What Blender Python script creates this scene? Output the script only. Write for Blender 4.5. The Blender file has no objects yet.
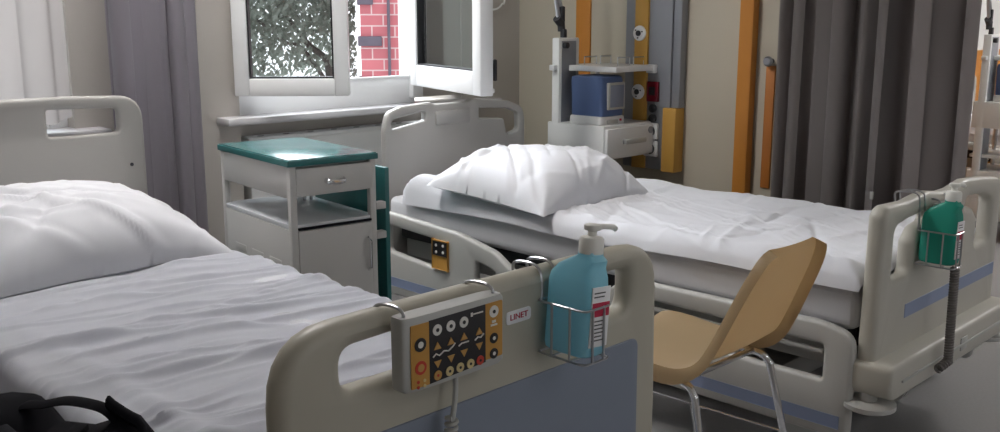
import bpy, bmesh, math, random
from mathutils import Vector, Matrix, noise
random.seed(7)
S = bpy.context.scene
COL = S.collection
PI = math.pi
V = Vector

# ------------------------------------------------------------------ materials
def pm(name, color, rough=.5, metal=0, spec=.5, var=0., vscale=6., bump=0., bscale=200., trans=0., ior=1.45, alpha=1., sheen=0., coat=0., sub=0.):
    m = bpy.data.materials.new(name); m.use_nodes = True
    nt = m.node_tree; b = nt.nodes['Principled BSDF']
    c = (*color, 1)
    b.inputs['Base Color'].default_value = c
    b.inputs['Roughness'].default_value = rough
    b.inputs['Metallic'].default_value = metal
    b.inputs['Specular IOR Level'].default_value = spec
    b.inputs['IOR'].default_value = ior
    b.inputs['Transmission Weight'].default_value = trans
    b.inputs['Alpha'].default_value = alpha
    b.inputs['Sheen Weight'].default_value = sheen
    b.inputs['Coat Weight'].default_value = coat
    b.inputs['Subsurface Weight'].default_value = sub
    if var or bump:
        tc = nt.nodes.new('ShaderNodeTexCoord')
    if var:
        n = nt.nodes.new('ShaderNodeTexNoise'); n.inputs['Scale'].default_value = vscale; n.inputs['Detail'].default_value = 5
        nt.links.new(tc.outputs['Object'], n.inputs['Vector'])
        r = nt.nodes.new('ShaderNodeMix'); r.data_type = 'RGBA'
        r.inputs[6].default_value = tuple(max(0, x*(1-var)) for x in color)+(1,)
        r.inputs[7].default_value = tuple(min(1, x*(1+var)) for x in color)+(1,)
        nt.links.new(n.outputs['Fac'], r.inputs[0]); nt.links.new(r.outputs[2], b.inputs['Base Color'])
    if bump:
        n2 = nt.nodes.new('ShaderNodeTexNoise'); n2.inputs['Scale'].default_value = bscale; n2.inputs['Detail'].default_value = 3
        nt.links.new(tc.outputs['Object'], n2.inputs['Vector'])
        bp = nt.nodes.new('ShaderNodeBump'); bp.inputs['Strength'].default_value = bump; bp.inputs['Distance'].default_value = .01
        nt.links.new(n2.outputs['Fac'], bp.inputs['Height']); nt.links.new(bp.outputs['Normal'], b.inputs['Normal'])
    return m

M = {}
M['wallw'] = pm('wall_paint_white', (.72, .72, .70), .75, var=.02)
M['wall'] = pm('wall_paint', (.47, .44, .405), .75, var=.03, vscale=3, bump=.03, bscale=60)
M['wallr'] = pm('wall_paint_cream', (.48, .435, .35), .75, var=.03, vscale=3, bump=.03, bscale=60)
M['ceil'] = pm('ceiling_paint', (.72, .71, .68), .9, var=.02)
M['orange'] = pm('orange_vinyl', (.52, .21, .035), .5, var=.06, vscale=8)
M['yellow'] = pm('yellow_plastic', (.52, .29, .06), .45, var=.04)
M['alu'] = pm('brushed_aluminium', (.28, .29, .315), .45, metal=.35, var=.05)
M['pvc'] = pm('white_pvc', (.82, .82, .82), .3, var=.02)
M['sill'] = pm('sill_stone', (.52, .51, .525), .35, var=.04, vscale=30)
M['gasket'] = pm('black_gasket', (.015, .015, .018), .6)
M['bed'] = pm('bed_plastic_cream', (.47, .45, .395), .42, var=.03, vscale=4)
M['headb'] = pm('headboard_plastic', (.385, .375, .355), .42, var=.02, vscale=4)
M['bedy'] = pm('bed_plastic_ivory', (.42, .395, .325), .42, var=.04, vscale=4)
M['bedw'] = pm('bed_plastic_white', (.47, .463, .44), .42, var=.02, vscale=4)
M['bluepan'] = pm('blue_grey_panel', (.20, .228, .285), .5, var=.04, vscale=12)
M['stripe'] = pm('blue_stripe', (.25, .30, .44), .5)
M['sheet'] = pm('white_sheet', (.79, .80, .85), .85, bump=.06, bscale=500, sheen=.2)
M['pillow'] = pm('white_pillowcase', (.70, .705, .74), .85, bump=.06, bscale=500, sheen=.2)
M['duvet'] = pm('white_duvet', (.685, .69, .73), .88, bump=.08, bscale=500, sheen=.2)
M['mattress'] = pm('grey_white_mattress_cover', (.64, .64, .67), .8, bump=.06, bscale=300)
M['dark'] = pm('dark_metal', (.03, .03, .035), .5)
M['cordg'] = pm('grey_brown_cord', (.17, .155, .145), .55)
M['rubber'] = pm('grey_rubber', (.10, .10, .10), .7)
M['chrome'] = pm('chrome', (.75, .75, .77), .12, metal=1)
M['steel'] = pm('steel_wire', (.50, .50, .52), .28, metal=1)
M['tan'] = pm('tan_plastic', (.58, .44, .265), .38, var=.05, vscale=5)
M['white'] = pm('white_enamel', (.70, .70, .69), .35, var=.02)
M['cab'] = pm('cabinet_enamel', (.56, .55, .53), .4, var=.02)
M['teal'] = pm('teal_laminate', (.02, .135, .14), .22, var=.04)
M['teall'] = pm('teal_edge', (.025, .145, .145), .35)
M['acry'] = pm('tray_plastic', (.66, .68, .70), .2)
M['black'] = pm('black_nylon', (.004, .004, .006), .9, 0, .12, bump=.1, bscale=700)
M['strap'] = pm('dark_grey_webbing', (.012, .012, .016), .9, 0, .2, bump=.2, bscale=900)
M['keypad'] = pm('keypad_black', (.018, .016, .018), .4)
M['amber'] = pm('keypad_amber', (.50, .26, .055), .45, var=.05)
M['btnw'] = pm('button_white', (.72, .70, .66), .4)
M['btny'] = pm('button_ochre', (.50, .28, .08), .45)
M['btnp'] = pm('button_pale_ochre', (.62, .50, .25), .45)
M['btnr'] = pm('button_red', (.50, .05, .03), .45)
M['greyh'] = pm('grey_housing', (.42, .42, .40), .4, var=.03)
M['red'] = pm('red_print', (.45, .02, .06), .5)
M['paper'] = pm('white_label', (.78, .78, .79), .5)
M['curt'] = pm('grey_curtain_cloth', (.27, .243, .24), .9, bump=.1, bscale=600, sheen=.3)
M['curtl'] = pm('light_grey_curtain_cloth', (.36, .335, .375), .9, bump=.1, bscale=600, sheen=.3)
M['devb'] = pm('blue_casing', (.075, .12, .25), .4, var=.04)
M['screen'] = pm('dim_screen', (.22, .25, .33), .15)
M['redd'] = pm('dark_red_display', (.16, .01, .02), .2)
M['trunk'] = pm('bark', (.15, .14, .13), .9, var=.2)
M['stone'] = pm('dark_quoin_stone', (.13, .11, .14), .8, var=.2)
M['floor'] = pm('grey_linoleum', (.24, .235, .235), .5, var=.10, vscale=90)
M['wood'] = pm('stool_wood', (.45, .32, .18), .5)
M['soapneck'] = pm('pump_plastic', (.80, .79, .74), .35)

def fluid(name, color, dens):
    m = pm(name, color, .25, trans=.0, ior=1.4)
    nt = m.node_tree; b = nt.nodes['Principled BSDF']
    tr = nt.nodes.new('ShaderNodeBsdfTranslucent'); tr.inputs['Color'].default_value = (*color, 1)
    mx = nt.nodes.new('ShaderNodeMixShader'); mx.inputs[0].default_value = dens
    out = nt.nodes['Material Output']
    nt.links.new(b.outputs[0], mx.inputs[1]); nt.links.new(tr.outputs[0], mx.inputs[2]); nt.links.new(mx.outputs[0], out.inputs['Surface'])
    return m
M['bluesoap'] = fluid('blue_liquid_bottle', (.42, .75, .86), .5)
M['greensoap'] = fluid('green_liquid_bottle', (.05, .43, .33), .45)

def cloth_tl(name, color, f, t=0.):
    m = bpy.data.materials.new(name); m.use_nodes = True; nt = m.node_tree; nt.nodes.clear()
    o = nt.nodes.new('ShaderNodeOutputMaterial'); d = nt.nodes.new('ShaderNodeBsdfDiffuse'); tl = nt.nodes.new('ShaderNodeBsdfTranslucent'); tp = nt.nodes.new('ShaderNodeBsdfTransparent')
    d.inputs[0].default_value = (*color, 1); tl.inputs[0].default_value = (*color, 1)
    a = nt.nodes.new('ShaderNodeMixShader'); a.inputs[0].default_value = f
    nt.links.new(d.outputs[0], a.inputs[1]); nt.links.new(tl.outputs[0], a.inputs[2])
    b = nt.nodes.new('ShaderNodeMixShader'); b.inputs[0].default_value = t
    nt.links.new(a.outputs[0], b.inputs[1]); nt.links.new(tp.outputs[0], b.inputs[2]); nt.links.new(b.outputs[0], o.inputs['Surface'])
    return m
M['sheer'] = cloth_tl('sheer_voile', (.52, .49, .48), .10, .02)
M['leaf'] = cloth_tl('leaf_green', (.30, .33, .29), .4)

def glass():
    m = bpy.data.materials.new('window_glass'); m.use_nodes = True; nt = m.node_tree; nt.nodes.clear()
    o = nt.nodes.new('ShaderNodeOutputMaterial'); g = nt.nodes.new('ShaderNodeBsdfGlossy'); tp = nt.nodes.new('ShaderNodeBsdfTransparent')
    g.inputs['Roughness'].default_value = .02; tp.inputs[0].default_value = (.93, .95, .95, 1)
    fr = nt.nodes.new('ShaderNodeFresnel'); geo = nt.nodes.new('ShaderNodeNewGeometry'); mm = nt.nodes.new('ShaderNodeMapRange'); mm.inputs[3].default_value = 1.5; mm.inputs[4].default_value = 1/1.5
    nt.links.new(geo.outputs['Backfacing'], mm.inputs[0]); nt.links.new(mm.outputs[0], fr.inputs[0])
    mx = nt.nodes.new('ShaderNodeMixShader'); nt.links.new(fr.outputs[0], mx.inputs[0]); nt.links.new(tp.outputs[0], mx.inputs[1]); nt.links.new(g.outputs[0], mx.inputs[2])
    nt.links.new(mx.outputs[0], o.inputs['Surface'])
    return m
M['glass'] = glass()

def brick():
    m = pm('red_brick', (.5, .1, .1), .85); nt = m.node_tree; b = nt.nodes['Principled BSDF']
    tc = nt.nodes.new('ShaderNodeTexCoord'); mp = nt.nodes.new('ShaderNodeMapping'); mp.inputs['Rotation'].default_value = (PI/2, 0, 0)
    bt = nt.nodes.new('ShaderNodeTexBrick'); bt.inputs['Color1'].default_value = (.56, .17, .19, 1); bt.inputs['Color2'].default_value = (.46, .14, .16, 1); bt.inputs['Mortar'].default_value = (.62, .45, .45, 1)
    bt.inputs['Scale'].default_value = 1; bt.inputs['Brick Width'].default_value = .26; bt.inputs['Row Height'].default_value = .125; bt.inputs['Mortar Size'].default_value = .008
    nt.links.new(tc.outputs['Object'], mp.inputs[0]); nt.links.new(mp.outputs[0], bt.inputs[0]); nt.links.new(bt.outputs[0], b.inputs['Base Color'])
    return m
M['brick'] = brick()
def emis(name, color, s):
    m = bpy.data.materials.new(name); m.use_nodes = True; nt = m.node_tree; b = nt.nodes['Principled BSDF']
    b.inputs['Emission Color'].default_value = (*color, 1); b.inputs['Emission Strength'].default_value = s
    return m
FILL_LAMP = 38.0  # strength of the ceiling panels added to brighten the room
M['lamp'] = emis('fill_diffuser', (1, .975, .96), FILL_LAMP)
M['fill_dim'] = emis('fill_diffuser_dim', (1, .975, .96), 7)  # weaker glow for the added fill panel behind the camera

# ------------------------------------------------------------------ mesh helpers
class MB:
    def __init__(s): s.bm = bmesh.new()
    def _xf(s, vs, mat):
        if mat is not None: bmesh.ops.transform(s.bm, matrix=mat, verts=vs)
    def box(s, x0, x1, y0, y1, z0, z1, bev=0., seg=2, mat=None):
        r = bmesh.ops.create_cube(s.bm, size=1); vs = r['verts']
        for v in vs: v.co = V(((x0+x1)/2+v.co.x*(x1-x0), (y0+y1)/2+v.co.y*(y1-y0), (z0+z1)/2+v.co.z*(z1-z0)))
        if bev:
            es = list({e for v in vs for e in v.link_edges})
            r2 = bmesh.ops.bevel(s.bm, geom=es, offset=bev, segments=seg, profile=.5, affect='EDGES')
            vs = list({v for f in r2['faces'] for v in f.verts} | {v for v in vs if v.is_valid})
        s._xf(vs, mat); return s
    def tube(s, pts, r, seg=10, smooth=0, closed=False, flat=None):
        pts = [V(p) for p in pts]
        if smooth: pts = catmull(pts, smooth, closed)
        n = len(pts); rs = r if isinstance(r, (list, tuple)) else None
        rings = []; up = None
        for i, p in enumerate(pts):
            a = pts[(i-1) % n] if (closed or i > 0) else p
            b = pts[(i+1) % n] if (closed or i < n-1) else p
            t = (b-a)
            if t.length < 1e-9: t = V((0, 0, 1))
            t.normalize()
            if up is None:
                up = V((0, 0, 1)) if abs(t.z) < .9 else V((0, 1, 0))
            u = up - t*up.dot(t)
            if u.length < 1e-6: u = t.orthogonal()
            u.normalize(); w = t.cross(u); up = u
            rr = rs[min(len(rs)-1, int(i*(len(rs))/n))] if rs else r
            ring = []
            for k in range(seg):
                an = 2*PI*k/seg
                if flat: ring.append(s.bm.verts.new(p+u*math.cos(an)*flat[0]+w*math.sin(an)*flat[1]))
                else: ring.append(s.bm.verts.new(p+(u*math.cos(an)+w*math.sin(an))*rr))
            rings.append(ring)
        m = n if closed else n-1
        for i in range(m):
            A, B = rings[i], rings[(i+1) % n]
            for k in range(seg): s.bm.faces.new((A[k], A[(k+1) % seg], B[(k+1) % seg], B[k]))
        if not closed:
            s.bm.faces.new(rings[0][::-1]); s.bm.faces.new(rings[-1])
        return s
    def lathe(s, prof, c=(0, 0, 0), seg=24, sx=1, sy=1, mat=None):
        c = V(c); rings = []; vs = []
        for r, z in prof:
            ring = [s.bm.verts.new(c+V((r*sx*math.cos(2*PI*k/seg), r*sy*math.sin(2*PI*k/seg), z))) for k in range(seg)]
            rings.append(ring); vs += ring
        for a, b in zip(rings, rings[1:]):
            for k in range(seg): s.bm.faces.new((a[k], a[(k+1) % seg], b[(k+1) % seg], b[k]))
        s.bm.faces.new(rings[0][::-1]); s.bm.faces.new(rings[-1])
        s._xf(vs, mat); return s
    def rloft(s, secs, n=28, p=5., mat=None):
        # stacked super-ellipse sections (cx, cy, rx, ry, z)
        rings = []; vs = []
        for cx, cy, rx, ry, z in secs:
            ring = []
            for k in range(n):
                a = 2*PI*k/n; c, q = math.cos(a), math.sin(a)
                ring.append(s.bm.verts.new((cx+rx*math.copysign(abs(c)**(2/p), c), cy+ry*math.copysign(abs(q)**(2/p), q), z)))
            rings.append(ring); vs += ring
        for a, b in zip(rings, rings[1:]):
            for k in range(n): s.bm.faces.new((a[k], a[(k+1) % n], b[(k+1) % n], b[k]))
        s.bm.faces.new(rings[0][::-1]); s.bm.faces.new(rings[-1])
        s._xf(vs, mat); return s
    def grid(s, fn, nu, nv, close_u=False):
        g = [[s.bm.verts.new(fn(i/(nu-1) if not close_u else i/nu, j/(nv-1))) for j in range(nv)] for i in range(nu)]
        for i in range(nu if close_u else nu-1):
            for j in range(nv-1):
                a = g[i]; b = g[(i+1) % nu]
                s.bm.faces.new((a[j], b[j], b[j+1], a[j+1]))
        return g
    def disc(s, c, r, d, n=16):       # disc facing -Y, thickness d
        c = V(c)
        A = [s.bm.verts.new(c+V((r*math.cos(2*PI*k/n), 0, r*math.sin(2*PI*k/n)))) for k in range(n)]
        B = [s.bm.verts.new(v.co+V((0, -d, 0))) for v in A]
        s.bm.faces.new(A); s.bm.faces.new(B[::-1])
        for k in range(n): s.bm.faces.new((A[k], B[k], B[(k+1) % n], A[(k+1) % n]))
        return s
    def poly(s, pts, d):              # polygon (x,z) facing -Y at y, thickness d
        A = [s.bm.verts.new(V(p)) for p in pts]; B = [s.bm.verts.new(V(p)+V((0, -d, 0))) for p in pts]
        n = len(pts); s.bm.faces.new(A); s.bm.faces.new(B[::-1])
        for k in range(n): s.bm.faces.new((A[k], B[k], B[(k+1) % n], A[(k+1) % n]))
        return s
    def build(s, name, mat, parent=None, smooth=35, mods=None):
        bmesh.ops.recalc_face_normals(s.bm, faces=s.bm.faces[:])
        me = bpy.data.meshes.new(name); s.bm.to_mesh(me); s.bm.free()
        return link(name, me, mat, parent, smooth)

def link(name, me, mat, parent=None, smooth=35):
    if not me.materials: me.materials.append(M[mat] if isinstance(mat, str) else mat)
    if smooth:
        for p in me.polygons: p.use_smooth = True
        me.set_sharp_from_angle(angle=math.radians(smooth))
    o = bpy.data.objects.new(name, me); COL.objects.link(o)
    if parent: o.parent = parent
    return o

def catmull(pts, k, closed=False):
    n = len(pts); out = []
    for i in range(n if closed else n-1):
        p0 = pts[(i-1) % n] if (closed or i > 0) else pts[i]*2-pts[i+1]
        p1 = pts[i]; p2 = pts[(i+1) % n]
        p3 = pts[(i+2) % n] if (closed or i < n-2) else p2*2-p1
        for q in range(k):
            t = q/k
            out.append(.5*((2*p1)+(p2-p0)*t+(2*p0-5*p1+4*p2-p3)*t*t+(3*p1-p0-3*p2+p3)*t**3))
    if not closed: out.append(pts[-1])
    return out

def rpoly(c, k=6):
    """rounded polygon: list of (x, z, radius)"""
    n = len(c); out = []
    for i in range(n):
        p = V(c[i][:2]); r = c[i][2] if len(c[i]) > 2 else 0
        a = V(c[i-1][:2])-p; b = V(c[(i+1) % n][:2])-p
        if r <= 0: out.append((p.x, p.y)); continue
        la, lb = a.length, b.length; a.normalize(); b.normalize()
        ang = a.angle(b); d = min(r/math.tan(ang/2), la*.49, lb*.49)
        q0, q1 = p+a*d, p+b*d
        for j in range(k+1):
            t = j/k; v = q0*(1-t)**2+p*2*t*(1-t)+q1*t*t; out.append((v.x, v.y))
    return out

def slab(name, outline, holes, thick, bev, mat, parent=None, axis='Y', at=0., res=3):
    """extruded outline with holes and rounded edges; axis Y: outline in (x,z); axis X: outline in (y,z); centred on 'at'"""
    def area(p): return sum(p[i-1][0]*p[i][1]-p[i][0]*p[i-1][1] for i in range(len(p)))/2
    def inset(p, d):                       # p counter-clockwise: positive d moves inwards
        n = len(p); out = []
        for i in range(n):
            e0 = V((p[i][0]-p[i-1][0], p[i][1]-p[i-1][1])); e1 = V((p[(i+1) % n][0]-p[i][0], p[(i+1) % n][1]-p[i][1]))
            n0 = V((-e0.y, e0.x)).normalized(); n1 = V((-e1.y, e1.x)).normalized(); m = (n0+n1)
            m = m.normalized() if m.length > 1e-6 else n0
            k = d/max(.5, m.dot(n0)); out.append((p[i][0]+m.x*k, p[i][1]+m.y*k))
        return out
    bm = bmesh.new(); front = []; back = []
    for li, pl in enumerate([outline]+holes):
        pl = [p for i, p in enumerate(pl) if math.hypot(p[0]-pl[i-1][0], p[1]-pl[i-1][1]) > 1e-5]
        if (area(pl) < 0) == (li == 0): pl = pl[::-1]      # outline ccw, holes cw: inset always goes into the material
        rows = []
        st = [(PI/2*j/res if bev else 0) for j in range((res if bev else 0)+1)]
        prof = [(bev*(1-math.cos(PI/2-t)), thick/2-bev+bev*math.sin(PI/2-t)) for t in st]
        prof = prof+[(i_, -z_) for i_, z_ in prof[::-1]]
        for i_, z_ in prof: rows.append([bm.verts.new((x, y, z_)) for x, y in inset(pl, i_)])
        n = len(pl)
        for A, B in zip(rows, rows[1:]):
            for k in range(n): bm.faces.new((A[k], A[(k+1) % n], B[(k+1) % n], B[k]))
        for R_, L_ in ((rows[0], front), (rows[-1], back)):
            for k in range(n): L_.append(bm.edges.get((R_[k], R_[(k+1) % n])))
    bmesh.ops.triangle_fill(bm, edges=front, use_beauty=True, use_dissolve=False); bmesh.ops.triangle_fill(bm, edges=back, use_beauty=True, use_dissolve=False)
    if axis == 'Y': mx = Matrix(((1, 0, 0, 0), (0, 0, -1, at), (0, 1, 0, 0), (0, 0, 0, 1)))
    else: mx = Matrix(((0, 0, 1, at), (1, 0, 0, 0), (0, 1, 0, 0), (0, 0, 0, 1)))
    bmesh.ops.transform(bm, matrix=mx, verts=bm.verts[:]); bmesh.ops.recalc_face_normals(bm, faces=bm.faces[:])
    me = bpy.data.meshes.new(name); bm.to_mesh(me); bm.free()
    me.name = name
    return link(name, me, mat, parent, 40)

def text(name, body, size, loc, rot, mat, parent, ext=.0006, sx=1.):
    cu = bpy.data.curves.new('tmp', 'FONT'); cu.body = body; cu.size = size; cu.extrude = ext; cu.align_x = 'CENTER'; cu.align_y = 'CENTER'
    t = bpy.data.objects.new('tmp', cu); COL.objects.link(t)
    dg = bpy.context.evaluated_depsgraph_get(); dg.update()
    me = bpy.data.meshes.new_from_object(t.evaluated_get(dg)); bpy.data.objects.remove(t); bpy.data.curves.remove(cu)
    me.transform(Matrix.Translation(loc) @ rot.to_4x4() @ Matrix.Diagonal((sx, 1, 1, 1))); me.materials.clear(); me.name = name
    return link(name, me, mat, parent, 0)
RX90 = Matrix.Rotation(PI/2, 3, 'X')

def thing(name, label, cat, loc=(0, 0, 0), rz=0, group=None):
    o = bpy.data.objects.new(name, None); COL.objects.link(o); o.location = loc; o.rotation_euler = (0, 0, rz); o.empty_display_size = .05
    return tag(o, label, cat, group)
def tag(o, label, cat, group=None):
    o['label'] = label; o['category'] = cat
    if group: o['group'] = group
    return o
def struct(o, label=None, cat=None):
    o['kind'] = 'structure'
    if label: o['label'] = label
    if cat: o['category'] = cat
    return o
def dup(root, loc, rz, label, group=None):
    r = root.copy(); COL.objects.link(r); r.location = loc; r.rotation_euler = (0, 0, rz); r['label'] = label
    if group: r['group'] = group
    for ch in list(root.children):
        c = ch.copy(); COL.objects.link(c); c.parent = r
        for g in list(ch.children):
            d = g.copy(); COL.objects.link(d); d.parent = c
    return r
def sm(a, b, x):
    t = max(0, min(1, (x-a)/(b-a))); return t*t*(3-2*t)

# ------------------------------------------------------------------ room shell
YW = 3.70; XR = 3.85; ZC = 2.9
def flatbox(name, mat, *b, label=None, cat=None):
    return struct(MB().box(*b).build(name, mat, smooth=0), label, cat)
flatbox('floor', 'floor', -1.7, 10, -3.1, 4.2, -.1, 0, label='speckled grey linoleum hospital floor', cat='floor')
flatbox('ceiling', 'ceil', -1.7, 10, -3.1, 4.2, ZC, ZC+.1, label='white ward ceiling above the beds', cat='ceiling')
def wall_with_holes(name, mat, x0, x1, z0, z1, holes, y, t, label):
    o = slab(name, [(x0, z0), (x1, z0), (x1, z1), (x0, z1)], [[(a, c), (b, c), (b, d), (a, d)] for a, b, c, d in holes], t, 0, mat, None, 'Y', y+t/2)
    return struct(o, label, 'wall')
W1 = (.0, 1.435, .93, 2.45); W2 = (2.13, 3.12, .93, 2.45)
# the wall: openings down to niche below sill are filled with a thinner niche back
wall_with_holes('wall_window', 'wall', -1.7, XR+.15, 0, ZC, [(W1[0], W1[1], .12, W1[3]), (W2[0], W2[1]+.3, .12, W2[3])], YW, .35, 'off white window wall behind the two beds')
niche = MB(); niche.box(W1[0]-.02, W1[1]+.02, YW+.12, YW+.34, .10, .90); niche.box(W2[0]-.02, W2[1]+.32, YW+.12, YW+.34, .10, .90)
struct(niche.build('wall_niche', 'wall', smooth=0), 'recessed wall below the window sills', 'wall')
flatbox('wall_window_jamb', 'wall', W2[1]+.02, W2[1]+.31, YW+.005, YW+.09, .93, W2[3]+.01, label='wall reveal right of the open window sash', cat='wall')
flatbox('wall_right', 'wallr', XR, XR+.15, 1.45, YW+.05, 0, ZC, label='cream side wall behind the medical cart', cat='wall')
flatbox('wall_left', 'wall', -1.8, -1.65, -3.1, 4.1, 0, ZC, label='plain left wall outside the frame', cat='wall')
flatbox('wall_bay', 'wallw', XR+.15, 10, 2.75, 2.9, 0, ZC, label='white wall of the neighbouring bay beyond the curtain', cat='wall')
flatbox('wall_far', 'wall', 9.9, 10.05, -3.1, 2.75, 0, ZC, label='far end wall of the ward', cat='wall')
wall_with_holes('wall_back', 'wall', -1.7, 10, 0, ZC, [(.2, 1.8, .9, 2.3), (3.2, 4.8, .9, 2.3), (6.2, 7.8, .9, 2.3)], -3.1, .15, 'back wall behind the viewer')  # unseen wall; openings added to let in fill daylight
struct(MB().box(XR+.15, 9.9, 2.738, 2.752, 0, 1.08, .002).build('trim_1', 'orange'), 'orange wainscot band on the far bay wall', 'wall panel')
# orange strips on right wall
struct(MB().box(XR-.012, XR+.001, 3.195, 3.29, 0, ZC, .004).build('trim_2', 'orange'), 'flat orange wall strip behind the cart column', 'wall strip')
struct(MB().box(XR-.05, XR+.001, 2.245, 2.315, 0, ZC, .008).build('trim_3', 'orange'), 'tall orange post on the cream wall left of the curtain', 'wall post')
struct(MB().box(XR-.012, XR+.001, 1.46, YW, 0, .10, .003).build('baseboard_right', 'greyh'))
struct(MB().box(1.43, 2.13, YW-.012, YW+.001, 0, .10, .003).build('baseboard_window', 'greyh'))

# ------------------------------------------------------------------ windows
def frame_bars(mb, w, z0, z1, b, y0, y1, bev=.006, bb=None):
    bb = bb or b
    mb.box(0, b, y0, y1, z0, z1, bev); mb.box(w-b, w, y0, y1, z0, z1, bev)
    mb.box(b*.98, w-b*.98, y0, y1, z0, z0+bb, bev); mb.box(b*.98, w-b*.98, y0, y1, z1-b, z1, bev)
def sash(root, name, w, z0, z1, loc, rz, b, handle_x=None, hside=-1):
    e = MB(); frame_bars(e, w, z0, z1, b, -.03, .03, .006, b*1.18)
    e.box(.012, w-.012, .0301, .042, z0+.012, z0+.03, .003)
    o = e.build(name, 'pvc', root); o.location = loc; o.rotation_euler = (0, 0, rz)
    g = MB(); b0 = b; bz = b*1.18; g.box(b-.004, w-b+.004, -.004, .004, z0+bz-.004, z1-b+.004); g.build('glass_pane', 'glass', o, 0)
    k = MB(); t = .007
    for x0, x1, a0, a1 in ((b-.002, b+t, z0+bz, z1-b), (w-b-t, w-b+.002, z0+bz, z1-b), (b, w-b, z0+bz-.002, z0+bz+t), (b, w-b, z1-b-t, z1-b+.002)):
        k.box(x0, x1, -.022, .022, a0, a1)
    k.build('gasket', 'gasket', o, 0)
    if handle_x is not None:
        h = MB(); h.box(handle_x-.013, handle_x+.013, hside*.03-.006, hside*.03+.006, z0+.10, z0+.17, .004)
        h.box(handle_x-.010, handle_x+.010, hside*.055-.008, hside*.055+.008, z0+.06, z0+.15, .006)
        h.tube([(handle_x, hside*.03, z0+.14), (handle_x, hside*.055, z0+.14)], .008)
        h.build('handle', 'dark', o)
    return o
w2 = struct(thing('window_2', 'white window with one sash swung wide open above bed', 'window', (0, 0, 0)))
f = MB(); f.box(W2[0]-.01, W2[0]+.05, YW+.03, YW+.10, .93, W2[3], .004); f.box(W2[1]-.035, W2[1]+.03, YW-.01, YW+.10, .93, W2[3], .004)
f.box(W2[0], W2[1], YW+.02, YW+.12, .90, 1.035, .005); f.box(W2[0], W2[1], YW+.02, YW+.10, W2[3]-.06, W2[3], .004)
f.box(W2[0]+.06, W2[1]-.03, YW+.015, YW+.03, 1.030, 1.040, .002)
f.build('window_frame', 'pvc', w2)
ang = math.atan2(3.353-3.66, 2.455-2.107)
sash(w2, 'sash', .475, .9925, 2.38, (2.100, 3.668, 0), ang, .062)
ang2 = math.atan2(2.86-3.654, 2.785-3.07)
sash(w2, 'sash', .84, .995, 2.38, (3.085, 3.668, 0), ang2, .085, .80, 1)
struct(MB().box(2.02, 3.62, 3.60, YW+.06, .873, .905, .008).build('trim_4', 'sill'), 'white stone sill below the open window', 'window sill')
w1 = struct(thing('window_1', 'curtained window behind the near bed', 'window', (0, 0, 0)))
f = MB(); f2 = MB()
frame_bars(f, 1.435, .90, 2.45, .07, YW+.06, YW+.13); f.box(.68, .76, YW+.06, YW+.13, .95, 2.43, .004)
f.build('window_frame', 'pvc', w1); f2.box(.05, 1.38, YW+.09, YW+.098, .98, 2.40); f2.build('glass_pane', 'glass', w1, 0)
struct(MB().box(-.12, 1.535, 3.60, YW+.10, .873, .905, .008).build('trim_5', 'sill'), 'white stone sill glimpsed through the near headboard slot', 'window sill')

# radiator under window 2
r = thing('radiator', 'white panel radiator in the niche below the open window', 'radiator', (2.75, 3.74, 0))
b = MB(); b.box(-.58, .64, -.035, .035, .16, .79, .008)
b.build('panel', 'white', r)
g = MB(); g.box(-.585, .645, -.045, .055, .787, .805, .004); g.build('top_cover', 'white', r)
for i in range(9): MB().lathe([(.012, 0), (.012, .002)], (-.5+i*.13, 0, .8045), 10, 1.4, .7).build('vent_hole', 'dark', r)

# ------------------------------------------------------------------ outside
bw = thing('brick_building', 'red brick building corner outside the open window', 'building', (6.76, 9.0, 0), math.radians(-37))
MB().box(0, 3, 0, 3, -4, 6).build('wall', 'brick', bw, 0)
for k, z in enumerate((.62, 1.08, 1.54, 2.0, 2.5)):
    MB().box(-.03, .24 if k % 2 else .15, -.04, .3, z-.055, z+.055, .01).build('quoin', 'stone', bw)
MB().tube([(.32, -.05, -4), (.32, -.05, 5.5)], .018).build('drainpipe', 'stone', bw)
ob = thing('reflection_building', 'pale grey building added opposite the windows, seen only reflected in the glass', 'building', (0, 18, -4))  # unseen block added so the open sash glass mirrors grey-green, not sky
MB().box(-9, 4.9, 0, 6, 0, 9.5).build('facade', pm('grey_green_render', (.36, .39, .36), .9, var=.08), ob, 0)
for i in range(5):
    for z in (1.2, 4.2, 7.0): MB().box(-7.6+i*2.5, -6.6+i*2.5, -.05, .02, z, z+1.5, .02).build('window', 'dark', ob)
flatbox('ground', pm('courtyard_asphalt', (.35, .35, .34), .9), -12, 30, 4.3, 40, -4.2, -4, label='courtyard ground outside', cat='ground')

tr = thing('tree', 'leafy green tree outside the left window pane', 'tree', (7.2, 11., -4))
def Lp(x, z, y=0): return V((x-7.2, y, z+4))
tb = MB()
brs = [[Lp(7.9, -4), Lp(7.85, -1), Lp(7.75, .6), Lp(7.4, 1.0), Lp(7.0, 1.45), Lp(6.75, 2.0, .2), Lp(6.6, 2.8, .3)],
       [Lp(7.75, .4), Lp(7.3, .95), Lp(6.9, 1.05, -.2), Lp(6.4, 1.35, -.3), Lp(5.9, 1.45, -.3)],
       [Lp(7.4, 1.0), Lp(7.3, 1.8, .3), Lp(7.35, 2.7, .4)],
       [Lp(7.0, 1.45), Lp(6.5, 1.75, -.3), Lp(6.0, 2.0, -.5)],
       [Lp(6.75, 2.), Lp(7.2, 2.4, -.4), Lp(7.6, 2.9, -.5)]]
for q, rad in zip(brs, ([.10, .08, .045, .032, .025, .02], [.03, .022, .018, .014], .016, .014, .012)): tb.tube(q, rad, 8, 5)
tb.build('trunk', 'trunk', tr)
lf = MB()
rng = random.Random(3)
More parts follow.
